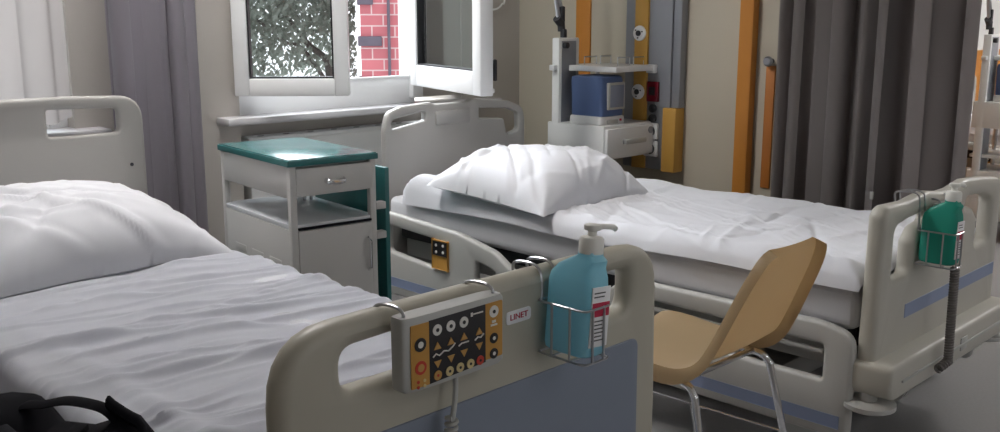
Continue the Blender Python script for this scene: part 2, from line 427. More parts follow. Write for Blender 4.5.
def leaf(c, s):
    q = V((rng.gauss(0, 1), rng.gauss(0, 1), rng.gauss(0, 1))).normalized(); u = q.orthogonal().normalized(); w = q.cross(u)
    vs = [lf.bm.verts.new(c+u*s), lf.bm.verts.new(c+w*s*.45+q*s*.1), lf.bm.verts.new(c-u*s), lf.bm.verts.new(c-w*s*.45+q*s*.1)]
    lf.bm.faces.new(vs)
n = 0
while n < 24000:
    x = rng.uniform(5.2, 8.6); z = rng.uniform(.2, 4.2); y = rng.uniform(-1.1, 1.1)
    d = noise.noise(V((x*1.6, y*.8, z*1.6)))+.45*noise.noise(V((x*4, y*2, z*4)))
    hole = math.exp(-(((x-7.25)/.33)**2+((z-1.0)/.32)**2))+.7*math.exp(-(((x-6.85)/.22)**2+((z-.85)/.2)**2))
    edge = sm(0.3, .9, z+.25*noise.noise(V((x*2, 0, 3))))
    if d+.45-hole*1.0-(1-edge)*.9 > .0:
        if (x-6.76)*.799-(y+2)*.602 > -.08: continue
        leaf(Lp(x, z, y), rng.uniform(.035, .075)); n += 1
lv = lf.build('foliage', 'leaf', tr, 0)

# ------------------------------------------------------------------ curtains
def curtain(name, mat, path, z0, z1, folds, amp, seed, label, cat='curtain', n=240, nz=26, ph=0, group=None, build=True, parent=None, gather=.25):
    rng = random.Random(seed); pts = [V(p) for p in path]
    L = (pts[1]-pts[0]).length; d = (pts[1]-pts[0]).normalized(); nr = V((-d.y, d.x))
    fr = [(folds*(.55+.9*rng.random()), rng.uniform(0, 6.28), rng.uniform(.2, .6)) for _ in range(4)]
    def off(s, z):
        a = 2*PI*folds*s+ph+.9*math.sin(2*PI*s*1.3+seed)
        q = math.sin(a)+.35*math.sin(2*a+.7+seed)
        for f_, p_, w_ in fr: q += w_*math.sin(2*PI*f_*s+p_+.25*z)*.6
        return q*amp*(.8+.2*math.sin(3*s*PI+z))
    m = MB()
    def fn(u, v):
        z = z0+(z1-z0)*v
        o = off(u, z)*(1-.25*sm(.5, 1, v))
        sl = u*L+.012*math.sin(2*PI*folds*u*2+ph)*1.0
        p = pts[0]+d*sl+nr*o
        hem = .012*math.sin(2*PI*folds*u+1)*(1-v)**6
        return V((p.x, p.y, z+hem))
    g = m.grid(fn, n, nz)
    r = bmesh.ops.solidify(m.bm, geom=m.bm.faces[:], thickness=.004)
    o = m.build(name, mat, parent, 60)
    if label: tag(o, label, cat, group)
    return o
curtain('sheer_curtain', 'sheer', [(-.05, 3.56), (1.375, 3.56)], .95, ZC-.02, 7, .018, 5, 'pale sheer curtain across the window behind the near headboard')
curtain('window_curtain', 'curtl', [(1.49, 3.47), (1.875, 3.51)], .04, ZC-.02, 3.3, .030, 2, 'grey drape on the pier between the two windows', ph=1.2)
c1 = thing('divider_curtain', 'long taupe curtain hanging beyond the foot of the far bed', 'curtain', (0, 0, 0))
curtain('cloth', 'curt', [(3.68, 2.03), (3.66, 1.63)], .06, ZC-.02, 3.1, .045, 11, None, parent=c1, ph=.4)
curtain('cloth', 'curt', [(3.64, 1.655), (3.62, 1.25)], .06, ZC-.02, 2.5, .042, 23, None, parent=c1, ph=2.)
xs_ = [v.co.x for o_ in c1.children for v in o_.data.vertices if abs(v.co.y-1.565) < .014 and abs(v.co.z-.65) < .07]
MB().box(min(xs_)-.004, min(xs_)+.001, 1.558, 1.572, .632, .662, .001).build('care_tag', 'greyh', c1)
MB().box(3.60, 3.72, 1.15, 2.2, ZC-.03, ZC-.002, .004).build('rail', 'alu', c1)

# wall hook + strip
hk = thing('wall_hook', 'round metal knob above a narrow brown orange strip by the curtain edge', 'hook', (XR, 2.172, 1.13))
MB().tube([(0, 0, 0), (-.025, 0, 0)], .012, 14).build('stem', 'dark', hk)
k = MB(); k.lathe([(.004, -.014), (.016, -.012), (.022, -.002), (.022, .004), (.016, .012), (.004, .014)], (0, 0, 0), 18, mat=Matrix.Translation((-.036, 0, 0)) @ Matrix.Rotation(PI/2, 4, 'Y')); k.build('knob', 'alu', hk)
MB().box(-.010, .001, -.022, .022, -.56, -.02, .003).build('guard_strip', pm('brown_orange_plastic', (.42, .15, .03), .5), hk)

# cable at top
t = MB(); t.tube([(3.74, YW-.008, ZC-.01), (3.735, YW-.01, 1.75), (3.722, YW-.015, 1.43), (3.70, YW-.015, 1.39), (3.665, YW-.015, 1.366), (3.62, YW-.008, 1.36)], .005, 8, 6)
tag(t.build('cable', 'pvc'), 'thin white cable curling on the wall beside the open sash', 'cable')

# ------------------------------------------------------------------ gas supply panel
gp = thing('supply_panel', 'aluminium medical supply column with yellow strip on the cream wall', 'medical panel', (XR, 0, 0))
MB().box(-.06, .0, 2.66, 2.93, .60, 2.6, .006).build('housing', 'alu', gp)
MB().box(-.072, -.0, 2.79, 2.868, .60, 2.6, .004).build('front_strip', 'yellow', gp)
MB().box(-.050, -.0, 2.615, 2.659, .90, 2.6, .004).build('side_channel', 'alu', gp)
MB().box(-.075, -.0, 2.615, 2.69, .595, .90, .006).build('cover_panel', 'yellow', gp)
for z in (1.245, .968):
    o = MB().lathe([(.036, 0), (.036, .008), (.028, .013), (.015, .013)], (0, 0, 0), 24, mat=Matrix.Translation((-.071, 2.835, z)) @ Matrix.Rotation(-PI/2, 4, 'Y')).build('gas_outlet', 'pvc', gp)
    MB().lathe([(.013, 0), (.013, .018), (.006, .018)], (0, 0, 0), 16, mat=Matrix.Translation((-.072, 2.835, z)) @ Matrix.Rotation(-PI/2, 4, 'Y')).build('port', 'dark', o)
    for a in (40, 160, 280): MB().box(-.0858, -.0848, 2.835+.022*math.cos(math.radians(a))-.004, 2.835+.022*math.cos(math.radians(a))+.004, z+.022*math.sin(math.radians(a))-.003, z+.022*math.sin(math.radians(a))+.003).build('marking', 'dark', o)
MB().box(-.085, -.06, 2.735, 2.785, 1.06, 1.10, .004).build('bracket', 'pvc', gp)
o = MB().box(-.075, -.06, 2.72, 2.785, .925, 1.02, .003).build('display', 'redd', gp)
MB().box(-.0765, -.0745, 2.735, 2.77, .955, .995).build('readout', 'keypad', o)
for z in (.893, .845):
    MB().lathe([(.020, 0), (.020, .012), (.014, .016), (.002, .016)], (0, 0, 0), 18, mat=Matrix.Translation((-.06, 2.752, z)) @ Matrix.Rotation(-PI/2, 4, 'Y')).build('socket', 'dark', gp)
for z in (.785, .70):
    o = MB().box(-.075, -.06, 2.715, 2.795, z-.038, z+.038, .006).build('power_outlet', 'pvc', gp)
    MB().lathe([(.026, 0), (.026, .004), (.022, .004), (.020, .001), (.002, .001)], (0, 0, 0), 20, mat=Matrix.Translation((-.0752, 2.755, z)) @ Matrix.Rotation(-PI/2, 4, 'Y')).build('recess', 'rubber', o)

# ------------------------------------------------------------------ medical cart
ca = thing('medical_cart', 'white medical cart with blue device beside the far bed pillow', 'cart', (3.61, 2.93, 0))
o = MB().box(-.19, -.045, .10, .145, .10, 1.225, .006).build('column', 'white', ca)
q = MB(); q.box(-.172, -.070, .0985, .102, .12, 1.21); q.build('channel', 'alu', o, 0); q = MB()
q.tube([(-.155, .10, 1.19), (-.155, .078, 1.19)], .014, 16); q.build('clamp_knob', 'dark', o)
q = MB(); q.box(-.215, -.185, .11, .14, 1.075, 1.10, .003); q.build('clip', 'white', o)
sh = MB().box(-.12, .20, -.185, .17, 1.072, 1.098, .004).build('top_shelf', 'white', ca)
for x0, x1 in ((-.03, .06), (.09, .17)):
    for y in (-.12, .08):
        MB().tube([(x0, y, 1.095), (x0, y, 1.135), (x1, y, 1.135), (x1, y, 1.095)], .0035, 6).build('wire_rail', 'steel', sh)
du = MB().box(-.19, .19, -.175, .17, .675, .832, .006).build('drawer_unit', 'white', ca)
dr = MB().box(-.182, .184, -.192, -.17, .683, .818, .005).build('drawer', 'white', ca)
MB().box(-.07, .09, -.212, -.19, .742, .765, .006).build('handle', 'greyh', dr)
q = MB(); q.tube([(.14, -.188, .795), (.14, -.198, .795)], .016, 16); q.build('lock', 'alu', dr)
ls = MB().box(-.17, .205, -.20, .17, .495, .515, .004).build('lower_shelf', 'white', ca)
MB().box(-.19, .19, -.175, .17, .245, .42, .006).build('base_unit', 'white', ca)
dr2 = MB().box(-.182, .184, -.192, -.17, .255, .41, .005).build('drawer', 'white', ca)
MB().box(-.06, .09, -.212, -.19, .325, .348, .006).build('handle', 'greyh', dr2)
MB().tube([(.13, .13, .41), (.13, .13, 1.08)], .012).build('rod', 'steel', ca)
bs = MB(); bs.box(-.22, .22, -.16, -.11, .09, .13, .01); bs.box(-.22, .22, .12, .17, .09, .13, .01); bs.box(-.03, .03, -.14, .15, .095, .125, .005)
bs.box(-.19, -.14, -.13, .16, .125, .25, .004); bs.box(.14, .19, -.13, .16, .125, .25, .004)
bs.build('base', 'white', ca)
for x in (-.19, .19):
    for y in (-.135, .145):
        q = MB(); q.lathe([(.038, -.012), (.045, -.008), (.045, .008), (.038, .012)], (0, 0, 0), 18, mat=Matrix.Translation((x, y, .046)) @ Matrix.Rotation(PI/2, 4, 'Y'))
        q.tube([(x, y, .05), (x, y, .095)], .012); q.build('castor', 'dark', ca)
am = MB(); am.box(-.142, -.118, .115, .139, 1.215, 1.265, .004); am.tube([(-.13, .14, 1.255), (-.135, .14, 1.30)], .018, 12); am.tube([(-.135, .14, 1.29), (-.165, .14, 1.315)], .02, 12)
am.box(-.145, -.120, .125, .155, 1.295, 1.37, .006)
am.build('arm_joint', 'dark', ca)
aa = MB(); aa.tube([(-.15, .14, 1.31), (-.165, .145, 1.40), (-.23, .15, 1.75)], .011); aa.tube([(-.133, .14, 1.36), (-.15, .145, 1.42), (-.21, .15, 1.75)], .009); aa.build('arm', 'steel', ca)

def device(label, loc, rz=0, grp=None):
    dv = thing('monitor_device', label, 'medical device', loc, rz, grp)
    m_ = MB(); m_.rloft([(0, 0, .092, .105, .036), (0, .0, .094, .108, .05), (0, .004, .098, .106, .20), (0, .006, .096, .10, .218), (0, .006, .08, .085, .223)], 36, 8); m_.build('casing', 'devb', dv)
    m_ = MB(); m_.rloft([(0, 0, .10, .112, 0), (0, 0, .103, .115, .006), (0, 0, .10, .112, .036), (0, 0, .09, .10, .04)], 36, 8); m_.build('base', 'white', dv)
    s_ = MB(); s_.box(-.052, .082, -.118, -.10, .068, .192, .004, mat=None); s_ = s_.build('bezel', 'greyh', dv)
    MB().box(-.040, .070, -.1195, -.116, .079, .181, .002).build('screen', 'screen', s_)
    MB().box(.045, .06, -.117, -.11, .014, .024, .001).build('indicator', 'red', dv)
    MB().box(-.06, .03, -.118, -.108, .004, .022, .003).build('slot', 'greyh', dv)
    return dv
device('blue boxy medical device on the cart drawer beside the pillow', (3.535, 2.89, .832)).scale = (.9, .9, 1)
bag2 = MB(); bag2.rloft([(0, 0, .06, .09, 0), (0, 0, .09, .12, .02), (0, 0, .10, .13, .08), (0, 0, .08, .11, .13), (0, 0, .03, .05, .145)], 24, 3)
o = bag2.build('cable_bundle', 'black'); o.location = (3.55, 2.93, .517); tag(o, 'dark bundle on the cart lower shelf below the drawer', 'bundle')

# ------------------------------------------------------------------ beds
def rail_shape():  # head siderail outline (y,z), y measured from footboard plane
    return rpoly([(2.075, .185, .03), (2.075, .535, .05), (1.60, .508, .3), (1.40, .468, .15), (1.27, .39, .10), (1.20, .27, .10), (1.20, .185, .04)])
def siderails(bed, x, s, mat):
    o = slab('head_siderail', rail_shape(), [rpoly([(2.02, .37, .02), (2.02, .478, .02), (1.72, .462, .02), (1.72, .345, .02)]), rpoly([(1.50, .34, .015), (1.50, .415, .015), (1.40, .395, .03), (1.36, .33, .02)])], .035, .012, mat, bed, 'X', x)
    f_ = MB()
    f_.box(x+s*.017, x+s*.0195, 1.25, 2.05, .225, .262, .001); f_.build('stripe', 'stripe', o, 0)
    kp = MB().box(x+s*.014, x+s*.024, 1.645, 1.735, .35, .465, .004).build('siderail_keypad', 'amber', bed)
    k2 = MB().box(x+s*.022, x+s*.0255, 1.65, 1.73, .405, .46, .002).build('key_plate', 'keypad', kp)
    for y, z in ((1.67, .447), (1.71, .445), (1.67, .42), (1.71, .418)): MB().lathe([(.006, 0), (.005, .003)], (0, 0, 0), 10, mat=Matrix.Translation((x+s*.0255, y, z)) @ Matrix.Rotation(s*PI/2, 4, 'Y')).build('key', 'btnw', kp)
    o2 = slab('foot_siderail', rpoly([(.02, .165, .03), (.02, .47, .06), (.12, .49, .3), (.80, .485, .12), (.93, .38, .15), (1.02, .25, .1), (1.02, .165, .04)]),
              [rpoly([(.105, .325, .012), (.105, .425, .012), (.70, .43, .02), (.70, .325, .015)]), rpoly([(.78, .325, .015), (.78, .405, .015), (.86, .37, .02), (.90, .325, .015)])], .035, .012, mat, bed, 'X', x)
    f_ = MB(); f_.box(x+s*.017, x+s*.0195, .045, .95, .195, .232, .001); f_.build('stripe', 'stripe', o2, 0)
    f_ = MB(); f_.box(x-.008, x+.008, .11, .70, .395, .408, .003); f_.build('inner_bar', mat, o2)
def chassis(bed, hw, ztop, mat):
    p = MB(); p.box(-hw+.06, hw-.06, .06, 2.07, ztop-.06, ztop, .01); p.build('platform', 'dark', bed)
    f_ = MB()
    for x in (-hw+.12, hw-.12): f_.box(x-.03, x+.03, .05, 2.07, ztop-.14, ztop-.061, .006)
    f_.box(-.25, .25, .35, 1.75, .16, .24, .01); f_.box(-hw+.1, hw-.1, .18, .28, .13, .19, .01); f_.box(-hw+.1, hw-.1, 1.8, 1.9, .13, .19, .01)
    for y in (.55, 1.55): f_.box(-.12, .12, y-.08, y+.08, .2, ztop-.06, .01)
    f_.build('undercarriage', 'bedw', bed)
    for x in (-hw+.12, hw-.12):
        for y in (.23, 1.85):
            c_ = MB(); 
            for dx in (-.016, .016): c_.lathe([(.05, -.010), (.062, -.006), (.062, .006), (.05, .010)], (0, 0, 0), 20, mat=Matrix.Translation((x+dx, y, .0625)) @ Matrix.Rotation(PI/2, 4, 'Y'))
            c_.tube([(x, y, .06), (x, y, .15)], .02); c_.build('castor', 'greyh', bed)

# --- bed 1 (near)
B1 = (1.045, 1.04, 0)
bed1 = thing('hospital_bed', 'near hospital bed with blue panelled footboard facing the viewer', 'bed', B1)
hw = .402
slab('headboard', rpoly([(-hw, .30, .02), (-hw, 1.058, .085), (-.15, 1.066, .5), (.15, 1.066, .5), (hw, 1.058, .085), (hw, .30, .02)]),
     [rpoly([(.09, .942, .012), (.09, 1.028, .012), (.318, 1.020, .018), (.318, .942, .018)]), rpoly([(-.318, .942, .018), (-.318, 1.020, .018), (-.09, 1.028, .012), (-.09, .942, .012)])],
     .036, .012, 'headb', bed1, 'Y', 2.12)
o = MB().disc((.35, 2.1015, .83), .006, .002).build('screw', 'dark', bed1)
fb1 = slab('footboard', rpoly([(-hw-.004, .22, .03), (-hw-.004, .905, .15), (-.2, .908, .3), (.2, .908, .3), (hw+.004, .905, .09), (hw+.012, .6, .3), (hw+.012, .22, .03)]),
     [rpoly([(-.305, .806, .025), (-.305, .868, .025), (-.14, .874, .02), (-.14, .806, .02)]), rpoly([(.14, .79, .02), (.14, .868, .02), (.325, .868, .022), (.325, .79, .03)])],
     .048, .019, 'bedy', bed1, 'Y', 0); fb1.location.x = -.02
slab('footboard_panel', rpoly([(-.335, .30, .03), (-.335, .735, .02), (.345, .735, .02), (.35, .30, .03)]), [], .006, .002, 'bluepan', fb1, 'Y', -.0245)
st = slab('sticker', rpoly([(-.034, .827, .008), (-.034, .853, .008), (.034, .853, .008), (.034, .827, .008)]), [], .0016, .0003, 'paper', bed1, 'Y', -.0245)
st.location = (.012, 0, .155); st.scale = (.82, 1, .82)
text('lettering', 'LINET', .0165, V((0, -.0258, .840)), RX90, 'red', st, .0004, 1.15)
siderails(bed1, .445, 1, 'bedw'); siderails(bed1, -.445, -1, 'bedw')
chassis(bed1, .42, .50, 'bedw')
ma1 = MB(); ma1.box(-.392, .392, .035, 2.085, .502, .628, .035, 4); o = ma1.build('mattress', 'mattress'); o.location = B1; tag(o, 'mattress on the near bed, hidden under the creased sheet', 'mattress')

def creases(seed, n, xr, yr, slope, h, wd):
    rng = random.Random(seed); L = []
    for _ in range(n):
        L.append((rng.uniform(*xr), rng.uniform(*yr), rng.uniform(.12, .4), rng.uniform(*slope), rng.uniform(.5, 1)*h*(1 if rng.random() < .7 else -1), rng.uniform(.6, 1.4)*wd, rng.uniform(0, 10)))
    return L
def crease_h(L, x, y):
    z = 0
    for cx, cy, ln, sl, h, wd, ph in L:
        dx = x-cx
        if abs(dx) > ln: continue
        d = y-cy-sl*dx-.025*noise.noise(V((x*4, ph, 0)))
        if abs(d) > wd*4: continue
        f_ = (1-(dx/ln)**2)
        # asymmetric ridge: steep on one side
        w_ = wd if d > 0 else wd*1.5
        z += h*f_*math.exp(-(d/w_)**2)
    return z
CR1 = [(a_, b_, c_, d_, abs(e_), f_, g_) for a_, b_, c_, d_, e_, f_, g_ in creases(4, 84, (-.4, .4), (.08, 1.5), (-.34, .16), .0105, .0075)]
CR1 += [(.20, .80, .36, -.10, .011, .008, 1.), (-.1, .62, .3, -.02, .010, .009, 2.), (.05, 1.22, .38, -.10, .011, .009, 3.), (-.05, .95, .34, -.22, .012, .008, 6.), (.22, 1.02, .2, .1, .010, .008, 7.), (-.15, .35, .28, -.2, .006, .011, 4.), (.18, .42, .26, -.12, .007, .010, 5.)]
def sheet1(u, v):
    # u across (drops at both sides), v along
    wtot = .40; a = (u-.5)*2
    y = .030+2.05*v
    arc = a*.60                        # arc length coordinate
    r = .045 if a > 0 else .032; e = .398 if a > 0 else .458
    fl = e-r
    if abs(arc) <= fl: x, z = arc, 0.
    else:
        q = abs(arc)-fl; th = q/r
        if th < PI/2: x = fl+r*math.sin(th); z = -r*(1-math.cos(th))
        else: x = e; z = -r-(q-r*PI/2)
        x = math.copysign(x, arc)
        x += math.copysign(.006*noise.noise(V((y*6, z*4, 2))), arc)*sm(0, .1, -z)
    top = .634
    top += .009*noise.noise(V((x*2.2, y*5, 1)))+.005*noise.noise(V((x*5, y*14, 5)))+.0018*noise.noise(V((x*11, y*34, 8)))
    top += crease_h(CR1, x, y)
    # lifted ridge along the left edge
    top += .012*math.exp(-((x+.345)/.03)**2)*sm(1.5, .3, y)
    return V((x, y, top+z))
m_ = MB(); m_.grid(sheet1, 180, 460)
bmesh.ops.solidify(m_.bm, geom=m_.bm.faces[:], thickness=.002)
o = m_.build('bed_sheet', 'sheet', None, 80); o.location = B1; tag(o, 'creased white sheet covering the near bed', 'sheet')

def pillow(name, w, d, h, seed, loc, rot, label, squash=1., mat='pillow'):
    CR = creases(seed, 40, (-.4, .4), (-.35, .35), (-1.2, 1.2), .011, .013)
    def fz(u, v): return max(0., (1-abs(u)**3.2)*(1-abs(v)**3.2))**.62
    m = MB()
    N = 84
    def pt(u, v, sgn):
        u = u*2-1; v = v*2-1
        k = fz(u, v)
        x = w/2*u*(1-.07*(1-v*v)*abs(u)**3); y = d/2*v*(1-.09*(1-u*u)*abs(v)**3)
        z = h*k*(1 if sgn > 0 else -.18)
        if sgn > 0:
            z += crease_h(CR, x, y)*sm(0, .3, k)
            rr = math.hypot(abs(u)-1, abs(v)-1)
            an = math.atan2(1-abs(v), 1-abs(u))
            z += .005*math.sin(an*9+seed+3*noise.noise(V((u*2, v*2, seed))))*math.exp(-(rr/.55)**2)*sm(0, .2, rr)*(.3+k)
            z += .012*noise.noise(V((u*2.1, v*2.1, seed)))*k+.004*noise.noise(V((u*6, v*6, seed)))*k
        y += .006*noise.noise(V((u*3, v*3, seed+3)))
        return V((x, y, z))
    m.grid(lambda a, b: pt(a, b, 1), N, N); m.grid(lambda a, b: pt(a, b, -1), N, N)
    bmesh.ops.remove_doubles(m.bm, verts=m.bm.verts[:], dist=1e-5)
    o = m.build(name, mat, None, 70); o.location = loc; o.rotation_euler = rot
    return tag(o, label, 'pillow')
pillow('pillow', .84, .66, .165, 3, (.95, 2.785, .668), (math.radians(5), 0, math.radians(5)), 'plump white pillow at the head of the near bed')

# --- bed 2 (far)
B2 = (2.905, 1.06, 0)
def make_bed2(label):
    bed = thing('hospital_bed', label, 'bed', B2)
    h2 = .415
    slab('headboard', rpoly([(-h2-.01, .25, .02), (-h2-.008, .86, .06), (-h2+.012, .93, .05), (-.33, .95, .1), (-.175, .960, .02), (-.145, .950, .02), (.045, .950, .02), (.075, .962, .02), (.30, .942, .1), (h2-.012, .905, .05), (h2, .84, .06), (h2, .25, .02)]),
         [rpoly([(-.392, .855, .015), (-.384, .898, .02), (-.20, .924, .012), (-.204, .882, .012)]), rpoly([(.115, .872, .012), (.115, .918, .012), (.30, .905, .03), (.372, .880, .03), (.372, .80, .025), (.295, .785, .02), (.275, .86, .02)])],
         .036, .009, 'headb', bed, 'Y', 2.11)
    q = MB(); q.box(-.15, .05, 2.082, 2.092, .86, .92, .004); q.build('headboard_inset', 'headb', bed)
    fb = slab('footboard', rpoly([(-.455, .32, .02), (-.447, .80, .035), (-.42, .823, .03), (-.28, .818, .1), (-.15, .830, .08), (-.04, .815, .1), (.04, .815, .1), (.15, .830, .08), (.28, .822, .1), (.43, .805, .03), (.452, .775, .03), (.46, .32, .02)]),
         [rpoly([(-.368, .61, .025), (-.368, .755, .03), (-.28, .768, .05), (-.15, .775, .025), (-.13, .745, .015), (-.20, .738, .03), (-.245, .70, .03), (-.245, .61, .02)]),
          rpoly([(.368, .61, .025), (.368, .745, .03), (.28, .768, .05), (.15, .775, .025), (.13, .745, .015), (.20, .738, .03), (.245, .70, .03), (.245, .61, .02)][::-1])],
         .05, .02, 'bed', bed, 'Y', 0)
    q = MB(); q.box(-.27, .43, -.027, -.0245, .485, .525, .001); q.build('footboard_stripe', 'stripe', fb, 0)
    # bumper
    bp = slab('bumper', rpoly([(-.47, .0, .06), (-.47, .10, .02), (.47, .10, .02), (.47, .0, .06)]), [], .12, .012, 'bed', bed, 'Y', 0)
    bp.data.transform(Matrix.Translation((0, -.025, .30)))
    q = MB(); q.box(-.40, .40, -.09, -.082, .345, .352, .001); q.box(.02, .07, -.0875, -.084, .33, .37, .001); q.build('bumper_seam', 'greyh', bp)
    for x in (-.43, .43):
        q = MB(); q.lathe([(.06, .0), (.07, .006), (.07, .018), (.05, .024)], (x, -.015, .262), 24); q.tube([(x, -.01, .28), (x, -.01, .32)], .025); q.build('corner_bumper', 'bedw', bed)
    siderails(bed, -.462, -1, 'bedw'); siderails(bed, .462, 1, 'bedw')
    chassis(bed, .43, .46, 'bedw')
    return bed
bed2 = make_bed2('farther hospital bed beside the tan chair with green bottle on its footboard')
def mattress2():
    m = MB(); m.box(-.432, .432, .04, 2.08, .462, .585, .03, 4)
    bmesh.ops.subdivide_edges(m.bm, edges=m.bm.edges[:], cuts=5, use_grid_fill=True)
    for v in m.bm.verts:
        v.co += V((.006*noise.noise(v.co*5), 0, .003*noise.noise(v.co*7)))
    return m.build('mattress', 'mattress', None, 60)
o = mattress2(); o.location = B2; tag(o, 'pale grey covered mattress on the farther bed, under the duvet', 'mattress')
CR2 = creases(9, 40, (-.42, .42), (.1, 1.5), (-.5, .7), .008, .014)
CR2b = creases(19, 20, (-.42, .42), (.1, 1.5), (1.0, 3.0), .006, .014)
def duvet_fn(u, v, top):
    a = (u-.5)*2; y = .028+1.93*v
    hwid = .455+.012*noise.noise(V((y*3, 1.5, a)))
    x = a*hwid
    # thick rounded rim
    ed = min(1., (1-abs(a))/.12); ev = min(1., min(v/.035, (1-v)/.05)); k = math.sqrt(max(0, 1-(1-min(ed, ev))**2))
    th = .042+.060*sm(1.45, 1.86, y)*1.0
    zb = .594-.012*(1-ed)+.014*sm(1.0, 0, y)
    z = zb+(th*k if top else .002*k)
    if top:
        z += k*(.012*noise.noise(V((x*3, y*3, 2)))+.006*noise.noise(V((x*8, y*8, 4)))+.0025*noise.noise(V((x*22, y*18, 4)))+.012*sm(1.4, 1.8, y)*noise.noise(V((x*7, y*7, 9)))+.006*sm(1.4, 1.8, y)*noise.noise(V((x*18, y*12, 9)))+crease_h(CR2, x, y)+crease_h(CR2b, x, y))
        z += .022*math.exp(-((y-1.25)/.12)**2-((x-.30)/.12)**2)
        z += .016*math.exp(-((x+.40)/.035)**2)*(.6+.4*math.sin(y*9))*k
    z -= .010*(1-k)*(1+math.sin(y*7+1))*.5*sm(.2, 0, ed)
    return V((x, y, z))
def make_duvet():
    m = MB(); m.grid(lambda a, b: duvet_fn(a, b, True), 130, 260); m.grid(lambda a, b: duvet_fn(a, b, False), 130, 260)
    bmesh.ops.remove_doubles(m.bm, verts=m.bm.verts[:], dist=2e-5)
    return m.build('duvet', 'duvet', None, 70)
o = make_duvet(); o.location = B2; tag(o, 'white folded duvet spread over the farther bed', 'duvet')
# rolled upper edge of duvet
pillow('pillow', .68, .60, .168, 8, (2.745, 2.515, .648), (math.radians(4), math.radians(2), math.radians(2)), 'white pillow on the farther bed below the open window')

# --- bed 3 in the next bay
bed3 = dup(bed2, (7.14, .49, 0), 0, 'distant hospital bed beyond the curtain, mostly hidden')
m3 = bpy.data.objects.new('mattress', bpy.data.objects['mattress.001'].data); COL.objects.link(m3); m3.location = (7.14, .49, 0); tag(m3, 'mattress on the distant bed beyond the curtain', 'mattress')
d3 = bpy.data.objects.new('duvet', bpy.data.objects['duvet'].data); COL.objects.link(d3); d3.location = (7.14, .49, 0); tag(d3, 'white duvet on the distant bed beyond the curtain', 'duvet')
dup(ca, (6.30, 1.93, 0), 0, 'distant white drawer cart at the right picture edge beyond the curtain')
device('distant blue device on the cart beyond the curtain', (6.26, 1.90, .832))
wb = MB(); wb.rloft([(0, 0, .10, .07, 0), (0, 0, .12, .08, .02), (0, 0, .12, .08, .06), (0, 0, .08, .05, .085)], 28, 4); o = wb.build('white_box', 'white'); o.location = (6.32, 1.88, .516)
tag(o, 'small white appliance on the distant cart lower shelf', 'appliance')

# ------------------------------------------------------------------ bedside cabinet
cb = thing('bedside_cabinet', 'white bedside cabinet with teal top between the two beds', 'cabinet', (1.81, 2.795, 0), math.radians(-6.5)); cb.scale = (.95, .96, 1)
cw, cd, ct = .163, .278, .88
top = MB(); top.box(-cw-.008, cw+.008, -cd-.005, cd+.005, ct-.022, ct-.003, .002); top.build('tabletop', 'teall', cb)
q = MB(); q.box(-cw-.003, cw+.003, -cd, cd, ct-.0035, ct, .001); q.build('tabletop_laminate', 'teal', cb)
po = .012
for x in (-cw+po, cw-po):
    for y in (-cd+po, cd-po):
        q = MB(); q.box(x-po, x+po, y-po, y+po, .07, ct-.022, .003); q.build('post', 'cab', cb)
q = MB(); q.box(-cw+.02, cw-.02, -cd+.03, cd-.02, ct-.125, ct-.024, .002)
q.box(-cw+.001, -cw+.012, -cd+.024, cd-.024, ct-.125, ct-.022, .002); q.box(cw-.012, cw-.001, -cd+.024, cd-.024, ct-.125, ct-.022, .002)
q.build('drawer_box', 'cab', cb)
dr = MB().box(-cw+.022, cw-.018, -cd-.004, -cd+.03, ct-.118, ct-.030, .004).build('drawer', 'cab', cb)
q = MB(); q.tube([(-.035, -cd-.004, ct-.075), (-.028, -cd-.022, ct-.078), (.0, -cd-.026, ct-.080), (.028, -cd-.022, ct-.078), (.035, -cd-.004, ct-.075)], .007, 8, 5, flat=(.009, .005)); q.build('handle', 'chrome', dr)
q = MB(); q.box(-cw+.003, cw-.003, -cd+.004, cd-.004, .655, .672, .003); q.build('tray_shelf', 'acry', cb)
q = MB(); q.box(-cw+.001, -cw+.010, -cd+.024, cd-.024, .16, .655, .002); q.box(cw-.010, cw-.001, -cd+.024, cd-.024, .16, .655, .002); q.box(-cw+.01, cw-.01, cd-.012, cd-.004, .16, .655, .002); q.box(-cw+.01, cw-.01, -cd+.03, cd-.01, .15, .165, .002)
for y0 in (-.19, -.05, .09):
    q.box(-cw-.001, -cw+.004, y0, y0+.09, .52, .545, .002); q.box(-cw-.001, -cw+.004, y0, y0+.09, .42, .445, .002)
q.build('cabinet_body', 'cab', cb)
dr = MB().box(-cw+.024, cw-.022, -cd-.003, -cd+.016, .17, .652, .004).build('door', 'cab', cb)
q = MB(); q.tube([(cw-.04, -cd-.003, .49), (cw-.04, -cd-.022, .50), (cw-.04, -cd-.022, .59), (cw-.04, -cd-.003, .60)], .005, 8); q.build('handle', 'chrome', dr)
q = MB(); q.box(-cw+.024, cw-.024, -cd-.006, -cd+.004, .655, .662, .001); q.build('edge_trim', 'strap', cb)
q = MB()
for x in (.05, .09, .12):
    q.tube([(x, .12, .672), (x, .12, .74)], .006)
q.tube([(.03, .12, .735), (.14, .12, .735)], .006); q.build('rear_bracket', 'steel', cb)
for x in (-cw+po, cw-po):
    for y in (-cd+po, cd-po):
        q = MB(); q.lathe([(.024, -.009), (.028, -.006), (.028, .006), (.024, .009)], (0, 0, 0), 16, mat=Matrix.Translation((x, y, .029)) @ Matrix.Rotation(PI/2, 4, 'Y')); q.tube([(x, y, .03), (x, y, .075)], .008); q.build('castor', 'rubber', cb)
lfp = MB().box(cw+.036, cw+.054, -cd+.0, .24, .18, .825, .003).build('folding_leaf', 'teall', cb)
for z in (.70, .60):
    q = MB(); q.box(cw-.002, cw+.038, -cd-.002, -cd+.03, z-.012, z+.012, .003); q.build('hinge', 'cab', cb)

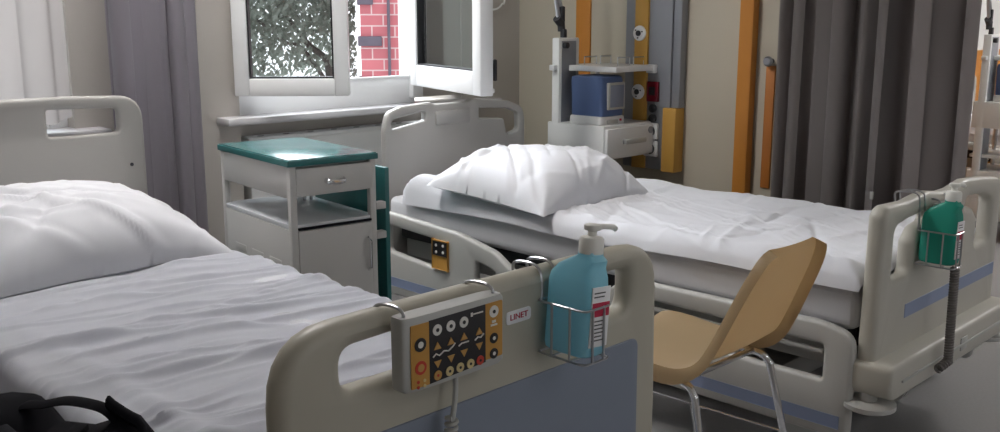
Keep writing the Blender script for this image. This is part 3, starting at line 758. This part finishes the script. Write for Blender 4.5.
# ------------------------------------------------------------------ shell chair
ch = thing('shell_chair', 'tan plastic shell chair with chrome legs beside the farther bed', 'chair', (2.150, 1.44, 0), math.radians(-1))
prof = [V((.225, .410)), V((.212, .435)), V((.15, .446)), V((.05, .440)), V((-.05, .434)), V((-.12, .438)), V((-.172, .465)), V((-.210, .53)), V((-.250, .62)), V((-.285, .70)), V((-.310, .765))]
pp = catmull([V((p.x, p.y, 0)) for p in prof], 5)
NP = len(pp)
def shell(u, v):
    a = (u-.5)*2
    i = v*(NP-1); k = min(NP-2, int(i)); p = pp[k].lerp(pp[k+1], i-k)
    t = (pp[min(NP-1, k+1)]-pp[max(0, k)]).normalized(); nrm = V((-t.y, t.x, 0))     # outward = below / behind
    sb = sm(.42, .62, v)
    wmax = .195*(1-sb)+.188*sb-.024*sm(.55, .95, v)
    tq = max(0., (v-.82)/.18); cq = 1-math.sqrt(max(0., 1-tq*tq))
    fq = max(0., (.16-v)/.16); cf = 1-math.sqrt(max(0., 1-fq*fq))
    wid = wmax-.060*cq-.055*cf
    s_ = min(1., abs(a)/.86); x = math.copysign(wid*s_, a) if a else 0.
    fl = max(0., (abs(a)-.86)/.14)
    offs = (.044*(1-sb)+.030*sb)*fl**1.0
    x += math.copysign(.006*math.sin(fl*PI/2), a) if a else 0
    # dish
    dish = .018*(1-s_*s_)*(1-sb)+.006*(1-s_*s_)*sb
    q = p+nrm*(dish+offs)
    return V((x, q.x, q.y))
m_ = MB(); m_.grid(shell, 56, 90)
bmesh.ops.solidify(m_.bm, geom=m_.bm.faces[:], thickness=.005)
m_.build('shell_seat', 'tan', ch, 50)
for s in (-1, 1):
    x = s*.158
    q = MB(); q.tube([(x+s*.02, .27, .0), (x+s*.004, .215, .35), (x, .19, .393), (x, .14, .403), (x+s*.005, -.06, .400), (x+s*.014, -.135, .397), (x+s*.021, -.165, .375), (x+s*.024, -.178, .33), (x+s*.045, -.26, 0)], .0105, 12, 5); 
    q.build('leg_frame', 'chrome', ch)
    for y, dx in ((.27, .02), (-.26, .045)):
        q = MB(); q.lathe([(.014, 0), (.015, .004), (.013, .022)], (x+s*dx, y, 0), 12); q.build('foot_cap', 'rubber', ch)
for y in (-.12, .12): MB().tube([(-.165, y, .401), (.165, y, .401)], .009).build('cross_brace', 'chrome', ch)
q = MB(); q.tube([(-.166, .243, .18), (-.192, -.215, .18)], .0035); q.build('side_rod', 'chrome', ch)
q = MB(); q.tube([(.166, .243, .18), (.192, -.215, .18)], .0035); q.build('side_rod', 'chrome', ch)

# ------------------------------------------------------------------ control panels
def control_panel(label, loc, full=True):
    cp = thing('control_panel', label, 'bed control', loc)
    hw_, z0, z1 = .108, -.055, .055
    m = MB(); m.rloft([(0, 0, hw_-.006, .016, z0-.002), (0, 0, hw_, .019, z0+.004), (0, 0, hw_, .019, z1-.006), (0, .002, hw_-.002, .017, z1)], 40, 7); m.build('housing', 'greyh', cp)
    fy = -.0188
    slab('amber_strip', rpoly([(-.080, z0+.004, .002), (-.080, z1-.010, .002), (-.046, z1-.010, .001), (-.046, z0+.004, .001)]), [], .002, .0004, 'amber', cp, 'Y', fy)
    slab('amber_strip', rpoly([(.066, z0+.012, .001), (.066, z1-.008, .001), (.102, z1-.008, .003), (.102, z0+.012, .003)]), [], .002, .0004, 'amber', cp, 'Y', fy)
    slab('keypad', rpoly([(-.046, z0+.004, .001), (-.046, z1-.009, .001), (.066, z1-.008, .001), (.066, z0+.009, .001)]), [], .002, .0004, 'keypad', cp, 'Y', fy)
    f2 = fy-.001
    def ring(x, z, r1, r2, mt, mt2):
        o = MB().disc((x, f2, z), r1, .0012).build('button', mt, cp); MB().disc((x, f2-.0012, z), r2, .0006).build('symbol', mt2, o)
    def tri(x, z, s, up, mt='btny'):
        o = MB(); o.poly([(x-s, f2, z-s*.8*up), (x+s, f2, z-s*.8*up), (x, f2, z+s*.8*up)], .0012); o.build('button', mt, cp)
    xs = (-.031, -.005, .021, .052)
    for x in xs[:3]: ring(x, .029, .0085, .003, 'btnw', 'keypad')
    for x, z in ((xs[0], .004), (xs[1], .005), (xs[2], .006), (xs[3], .007)): tri(x, z+.001, .007, 1)
    for x, z in ((xs[0], -.023), (xs[1], -.021), (xs[2], -.019), (xs[3], -.016)): tri(x, z-.001, .007, -1)
    w = MB(); w.tube([(-.040, f2-.0008, -.011), (-.034, f2-.0008, -.007), (-.028, f2-.0008, -.011), (-.019, f2-.0008, -.006), (-.010, f2-.0008, -.008), (-.001, f2-.0008, -.003), (.003, f2-.0008, .001)], .0012, 6)
    w.tube([(.010, f2-.0008, -.006), (.016, f2-.0008, -.003), (.030, f2-.0008, -.003)], .0012, 6); w.tube([(.043, f2-.0008, -.005), (.049, f2-.0008, -.001), (.055, f2-.0008, -.003), (.061, f2-.0008, .002)], .0012, 6); w.build('bed_outline_mark', 'btnw', cp)
    for x, mt in ((-.031, 'btny'), (-.008, 'btnp'), (.013, 'btnp'), (.034, 'btnp'), (.054, 'btnr')): ring(x, -.041+.06*(x+.03)*.25, .0075, .0022, mt, 'btnr' if mt == 'btny' else 'keypad')
    ring(-.063, .014, .0105, .005, 'keypad', 'btnw'); ring(-.063, -.021, .0105, .006, 'btnr', 'btny')
    for x, z, mt in ((-.068, -.042, 'btnr'), (-.068, -.050, 'btnr'), (-.056, -.042, 'btnp'), (-.056, -.050, 'btnp')): MB().disc((x, f2, z), .0026, .001, 10).build('indicator', mt, cp)
    ring(.083, .032, .0095, .003, 'btnw', 'keypad'); ring(.083, -.011, .0085, .003, 'keypad', 'btnw'); ring(.083, -.036, .0085, .003, 'keypad', 'btnw')
    q = MB(); q.box(.076, .090, f2-.001, f2, .009, .012); q.box(.079, .087, f2-.001, f2, .014, .018); q.box(.040, .060, f2-.001, f2, .036, .038); q.box(.035, .039, f2-.001, f2, .034, .040); q.build('print_mark', 'btnw', cp, 0)
    for x in (-.095, .095):
        q = MB(); q.tube([(x, 0, z1-.003), (x, -.002, z1+.004), (x, .010, z1+.011), (x, .045, z1+.010), (x, .066, z1+.002), (x, .068, z1-.014)], .0027, 8, 4); q.build('hook', 'steel', cp)
    return cp
def helix(m, p0, p1, turns, R, r, n=14):
    p0, p1 = V(p0), V(p1); t = (p1-p0).normalized(); u = t.orthogonal().normalized(); w = t.cross(u); N = int(turns*n)
    m.tube([p0.lerp(p1, i/N)+(u*math.cos(2*PI*i/n)+w*math.sin(2*PI*i/n))*R for i in range(N+1)], r, 6)
def widen(cp):
    for c_ in cp.children_recursive:
        if c_.name.split('.')[0] not in ('housing', 'hook', 'cord', 'coiled_cord'): c_.data.transform(Matrix.Translation((-.0098, 0, 0)) @ Matrix.Diagonal((1.077, 1, 1, 1)))
cp1 = control_panel('bed control keypad hooked on the near blue panelled footboard', (.885, .988, .852)); cp1.scale = (.90, .92, .95); widen(cp1)
q = MB(); q.tube([(.012, 0, -.05), (.010, -.002, -.09), (.000, -.006, -.125), (-.004, -.006, -.13)], .0045, 8, 5)
q.build('cord', 'greyh', cp1)
q = MB(); helix(q, (-.002, -.006, -.122), (-.012, -.006, -.26), 14, .0085, .0036); q.build('coiled_cord', 'greyh', cp1)
cp2 = control_panel('bed control keypad half hidden behind the green bottle', (2.815, 1.012, .735))
widen(cp2)
for c_ in cp2.children_recursive: c_.data.transform(Matrix.Diagonal((.56, 1, 1.1, 1)))
q = MB(); q.tube([(.02, 0, -.055), (.01, -.02, -.09), (-.05, -.055, -.12)], .0045, 8, 5); q.build('cord', 'greyh', cp2)
q = MB(); helix(q, (-.045, -.055, -.115), (-.075, -.07, -.385), 36, .0095, .0042)
helix(q, (-.07, -.07, -.38), (-.12, -.06, -.395), 5, .0095, .0042); q.build('coiled_cord', 'cordg', cp2)

# ------------------------------------------------------------------ soap bottles
def bottle(label, mat, loc, rz, tilt):
    bt = thing('soap_bottle', label, 'soap bottle', loc, rz); bt.rotation_euler = (0, tilt, rz)
    m = MB(); rx, ry = .027, .045; ny = -.020
    m.rloft([(0, 0, rx-.006, ry-.008, 0), (0, 0, rx-.001, ry-.002, .004), (0, 0, rx, ry, .012), (0, 0, rx, ry, .112), (0, -.001, rx-.001, ry-.002, .124), (0, -.005, rx-.004, ry-.010, .138), (0, ny+.003, .020, .026, .150), (0, ny, .016, .016, .157), (0, ny, .0155, .0155, .166)], 40, 4.5); m.build('bottle_body', mat, bt)
    c = MB(); c.lathe([(.0185, .160), (.019, .162), (.019, .180), (.0165, .185), (.009, .187), (.007, .187), (.007, .194), (.010, .196), (.010, .202), (.004, .204)], (0, ny, 0), 24)
    pu = c.build('pump', 'soapneck', bt)
    n = MB(); n.tube([(-.005, ny, .200), (.024, ny-.004, .200), (.040, ny-.007, .1985), (.046, ny-.008, .195)], .0044, 10, 4); n.lathe([(.012, .196), (.013, .198), (.013, .2035), (.010, .205)], (0, ny, 0), 20); n.build('nozzle', 'soapneck', pu)
    l = MB(); l.box(-.020, .022, -ry-.0012, -ry+.001, .018, .112, .0006); lb = l.build('label', 'paper', bt)
    MB().box(-.019, .021, -ry-.0017, -ry-.001, .066, .088, .0002).build('label_band', 'red', lb, 0)
    for z in (.102, .096, .058, .052, .046, .040, .034, .028): MB().box(-.016, .006+.011*random.random(), -ry-.0016, -ry-.001, z, z+.002).build('label_print', 'rubber', lb, 0)
    return bt
def wire_holder(label, loc, rz, gap, rise, tilt=0):
    wh = thing('wire_holder', label, 'bottle holder', loc, rz)
    a, b = .0300, .0480
    def loop(z): return [(a, b, z), (-a, b, z), (-a, -b, z), (a, -b, z)]
    q = MB(); r = .0021
    def rl(z):
        pts = []
        for x, y in rpoly([(a, b, .012), (-a, b, .012), (-a, -b, .012), (a, -b, .012)], 4): pts.append((x, y, z))
        q.tube(pts, r, 6, 0, True)
    rl(.085); rl(-.002)
    for x, y in ((a, -.030), (a, .018), (-a, -.018), (-a, .018), (-.012, -b), (.014, -b)): q.tube([(x, y, .087), (x, y, -.002)], r, 6)
    for y in (-.018, .018): q.tube([(a, y, -.002), (-a, y, -.002)], r, 6)
    q.build('wire_basket', 'steel', wh)
    for x in (-.020, .012):
        q = MB(); q.tube([(x, b, .085), (x, b+.002, rise-.01), (x, b+.010, rise+.006), (x, b+gap*.5, rise+.010), (x, b+gap, rise+.004), (x, b+gap, rise-.02)], r*1.25, 6, 4); q.build('hook', 'steel', wh)
    return wh
wire_holder('steel wire holder carrying the blue bottle on the near footboard', (1.133, .966, .775), 0, .060, .130).scale = (1.05, 1.05, 1)
bottle('blue soap pump bottle on the near footboard', 'bluesoap', (1.133, .966, .778), 0, math.radians(5)).scale = (1.05, 1.05, 1.03)
wire_holder('steel wire holder carrying the green bottle on the farther footboard', (2.70, .98, .640), 0, .064, .168).scale = (1.1, 1.1, 1.1)
bottle('green soap pump bottle on the farther footboard', 'greensoap', (2.70, .98, .643), 0, math.radians(3)).scale = (1.1, 1.1, 1.1)

# ------------------------------------------------------------------ stool and backpack
stl = thing('stool', 'low wooden stool under the black backpack', 'stool', (.42, 1.36, 0))
MB().lathe([(.15, .0), (.165, .008), (.165, .026), (.155, .032)], (0, 0, .42), 32).build('seat', 'wood', stl)
for k in range(4):
    a = PI/4+k*PI/2; MB().tube([(.11*math.cos(a), .11*math.sin(a), .42), (.15*math.cos(a), .15*math.sin(a), 0)], .014).build('leg', 'wood', stl)
bk = thing('backpack', 'black backpack with looped grab handle at the near bed corner', 'backpack', (.517, 1.491, -.010), math.radians(-45))
# local x right, y away from the viewer
def bagsec(x, zt, zb=.455, d=.13, n=20):
    out = []
    for k in range(n):
        a = 2*PI*k/n; c, s_ = math.cos(a), math.sin(a); p = 3.2
        y = -.05+d*.75*math.copysign(abs(c)**(2/p), c); z = (zt+zb)/2+(zt-zb)/2*math.copysign(abs(s_)**(2/p), s_); out.append((x, y, z))
    return out
def loftx(m, secs):
    rings = [[m.bm.verts.new(p) for p in s_] for s_ in secs]; n = len(rings[0])
    for a, b in zip(rings, rings[1:]):
        for k in range(n): m.bm.faces.new((a[k], a[(k+1) % n], b[(k+1) % n], b[k]))
    m.bm.faces.new(rings[0][::-1]); m.bm.faces.new(rings[-1])
m_ = MB(); loftx(m_, [bagsec(x, z, .462 if x < -.01 else .535, d) for x, z, d in ((-.30, .60, .05), (-.27, .69, .10), (-.16, .735, .13), (-.07, .750, .13), (-.035, .748, .125), (-.015, .728, .12), (.0, .70, .12), (.05, .694, .12), (.085, .705, .12), (.105, .722, .11), (.125, .715, .10), (.145, .69, .09), (.158, .64, .07), (.16, .56, .05))])
m_.build('main_bag', 'black', bk, 50)
def ribbon(pts, w, t, name, mat, k=6):
    q = MB(); q.tube(pts, 1, 8, k, flat=(t, w)); return q.build(name, mat, bk, 50)
ribbon([(-.045, -.05, .725), (-.028, -.05, .742), (.0, -.05, .744), (.035, -.05, .750), (.070, -.05, .745), (.095, -.05, .735), (.115, -.05, .712)], .016, .0045, 'grab_handle', 'black')
ribbon([(-.03, -.12, .738), (-.01, -.13, .728), (.01, -.14, .708), (.02, -.15, .68), (.03, -.16, .64)], .012, .003, 'shoulder_strap', 'strap')
q = MB(); loftx(q, [[(x, -.05+.012*math.cos(a*PI/4), z+.010*math.sin(a*PI/4)) for a in range(8)] for x, z in ((.098, .748), (.106, .740), (.122, .728), (.142, .715), (.150, .700))]); q.build('compression_flap', 'black', bk, 50)
MB().box(.035, .058, -.09, -.03, .69, .706, .004).build('buckle', 'black', bk)

# ------------------------------------------------------------------ fill lamps added on the ceiling, unseen above the frame
for i, (x, y, lab) in enumerate(((1.5, 3.0, 'fill lamp added unseen above the bedside cabinet'), (1.6, -1.6, 'fill lamp added unseen above the aisle'), (6.2, .6, 'fill lamp added unseen over the distant cart in the neighbouring bay'), (8.0, .8, 'fill lamp added unseen over the distant bed in the neighbouring bay'))):
    cl = thing('fill_light', lab, 'fill lamp', (x, y, ZC-.08))
    MB().box(-.65, .65, -.16, .16, .02, .08, .006).build('housing', 'white', cl)
    MB().box(-.63, .63, -.14, .14, 0, .021, .004).build('diffuser', 'fill_dim' if y < -1 else 'lamp', cl)

# daylight: overcast glow coming down through the windows
sd = bpy.data.lights.new('daylight', 'SUN'); sd.energy = 11.0; sd.angle = math.radians(56); sd.color = (.90, .95, 1.0)
so = bpy.data.objects.new('daylight', sd); COL.objects.link(so)
so.rotation_euler = V((-.10, -1, -1.0)).to_track_quat('-Z', 'Y').to_euler(); so.location = (3, 9, 8)
w = bpy.data.worlds.new('sky'); S.world = w; w.use_nodes = True; nt = w.node_tree
bg = nt.nodes['Background']; bg.inputs[1].default_value = 1.6
tc = nt.nodes.new('ShaderNodeTexCoord'); sx = nt.nodes.new('ShaderNodeSeparateXYZ'); rp = nt.nodes.new('ShaderNodeValToRGB')
nt.links.new(tc.outputs['Generated'], sx.inputs[0]); nt.links.new(sx.outputs[2], rp.inputs[0]); nt.links.new(rp.outputs[0], bg.inputs[0])
rp.color_ramp.elements[0].color = (.92, .95, 1, 1); rp.color_ramp.elements[1].color = (.85, .92, 1, 1)
for nm, (x0, x1, z0, z1) in (('a', W1), ('b', W2)):
    pl = bpy.data.lights.new('window_portal', 'AREA'); pl.shape = 'RECTANGLE'; pl.size = x1-x0; pl.size_y = z1-z0; pl.cycles.is_portal = True
    po_ = bpy.data.objects.new('window_portal', pl); COL.objects.link(po_); po_.location = ((x0+x1)/2, YW+.40, (z0+z1)/2); po_.rotation_euler = (-PI/2, 0, 0)

# ------------------------------------------------------------------ camera
cam = bpy.data.cameras.new('camera'); cam.lens = 965/1000*36; cam.sensor_width = 36; cam.clip_start = .05
co = bpy.data.objects.new('camera', cam); COL.objects.link(co); co.location = (0, 0, 1.30); co.rotation_euler = (math.radians(90-11.4), 0, math.radians(-45))
S.camera = co
S.view_settings.view_transform = 'Standard'; S.view_settings.look = 'None'; S.view_settings.gamma = 1; S.view_settings.use_curve_mapping = False
S.view_settings.exposure = 0.22
try:
    S.cycles.use_denoising = True; S.cycles.max_bounces = 10; S.cycles.diffuse_bounces = 6; S.cycles.transparent_max_bounces = 12; S.cycles.sample_clamp_indirect = 6
except Exception: pass
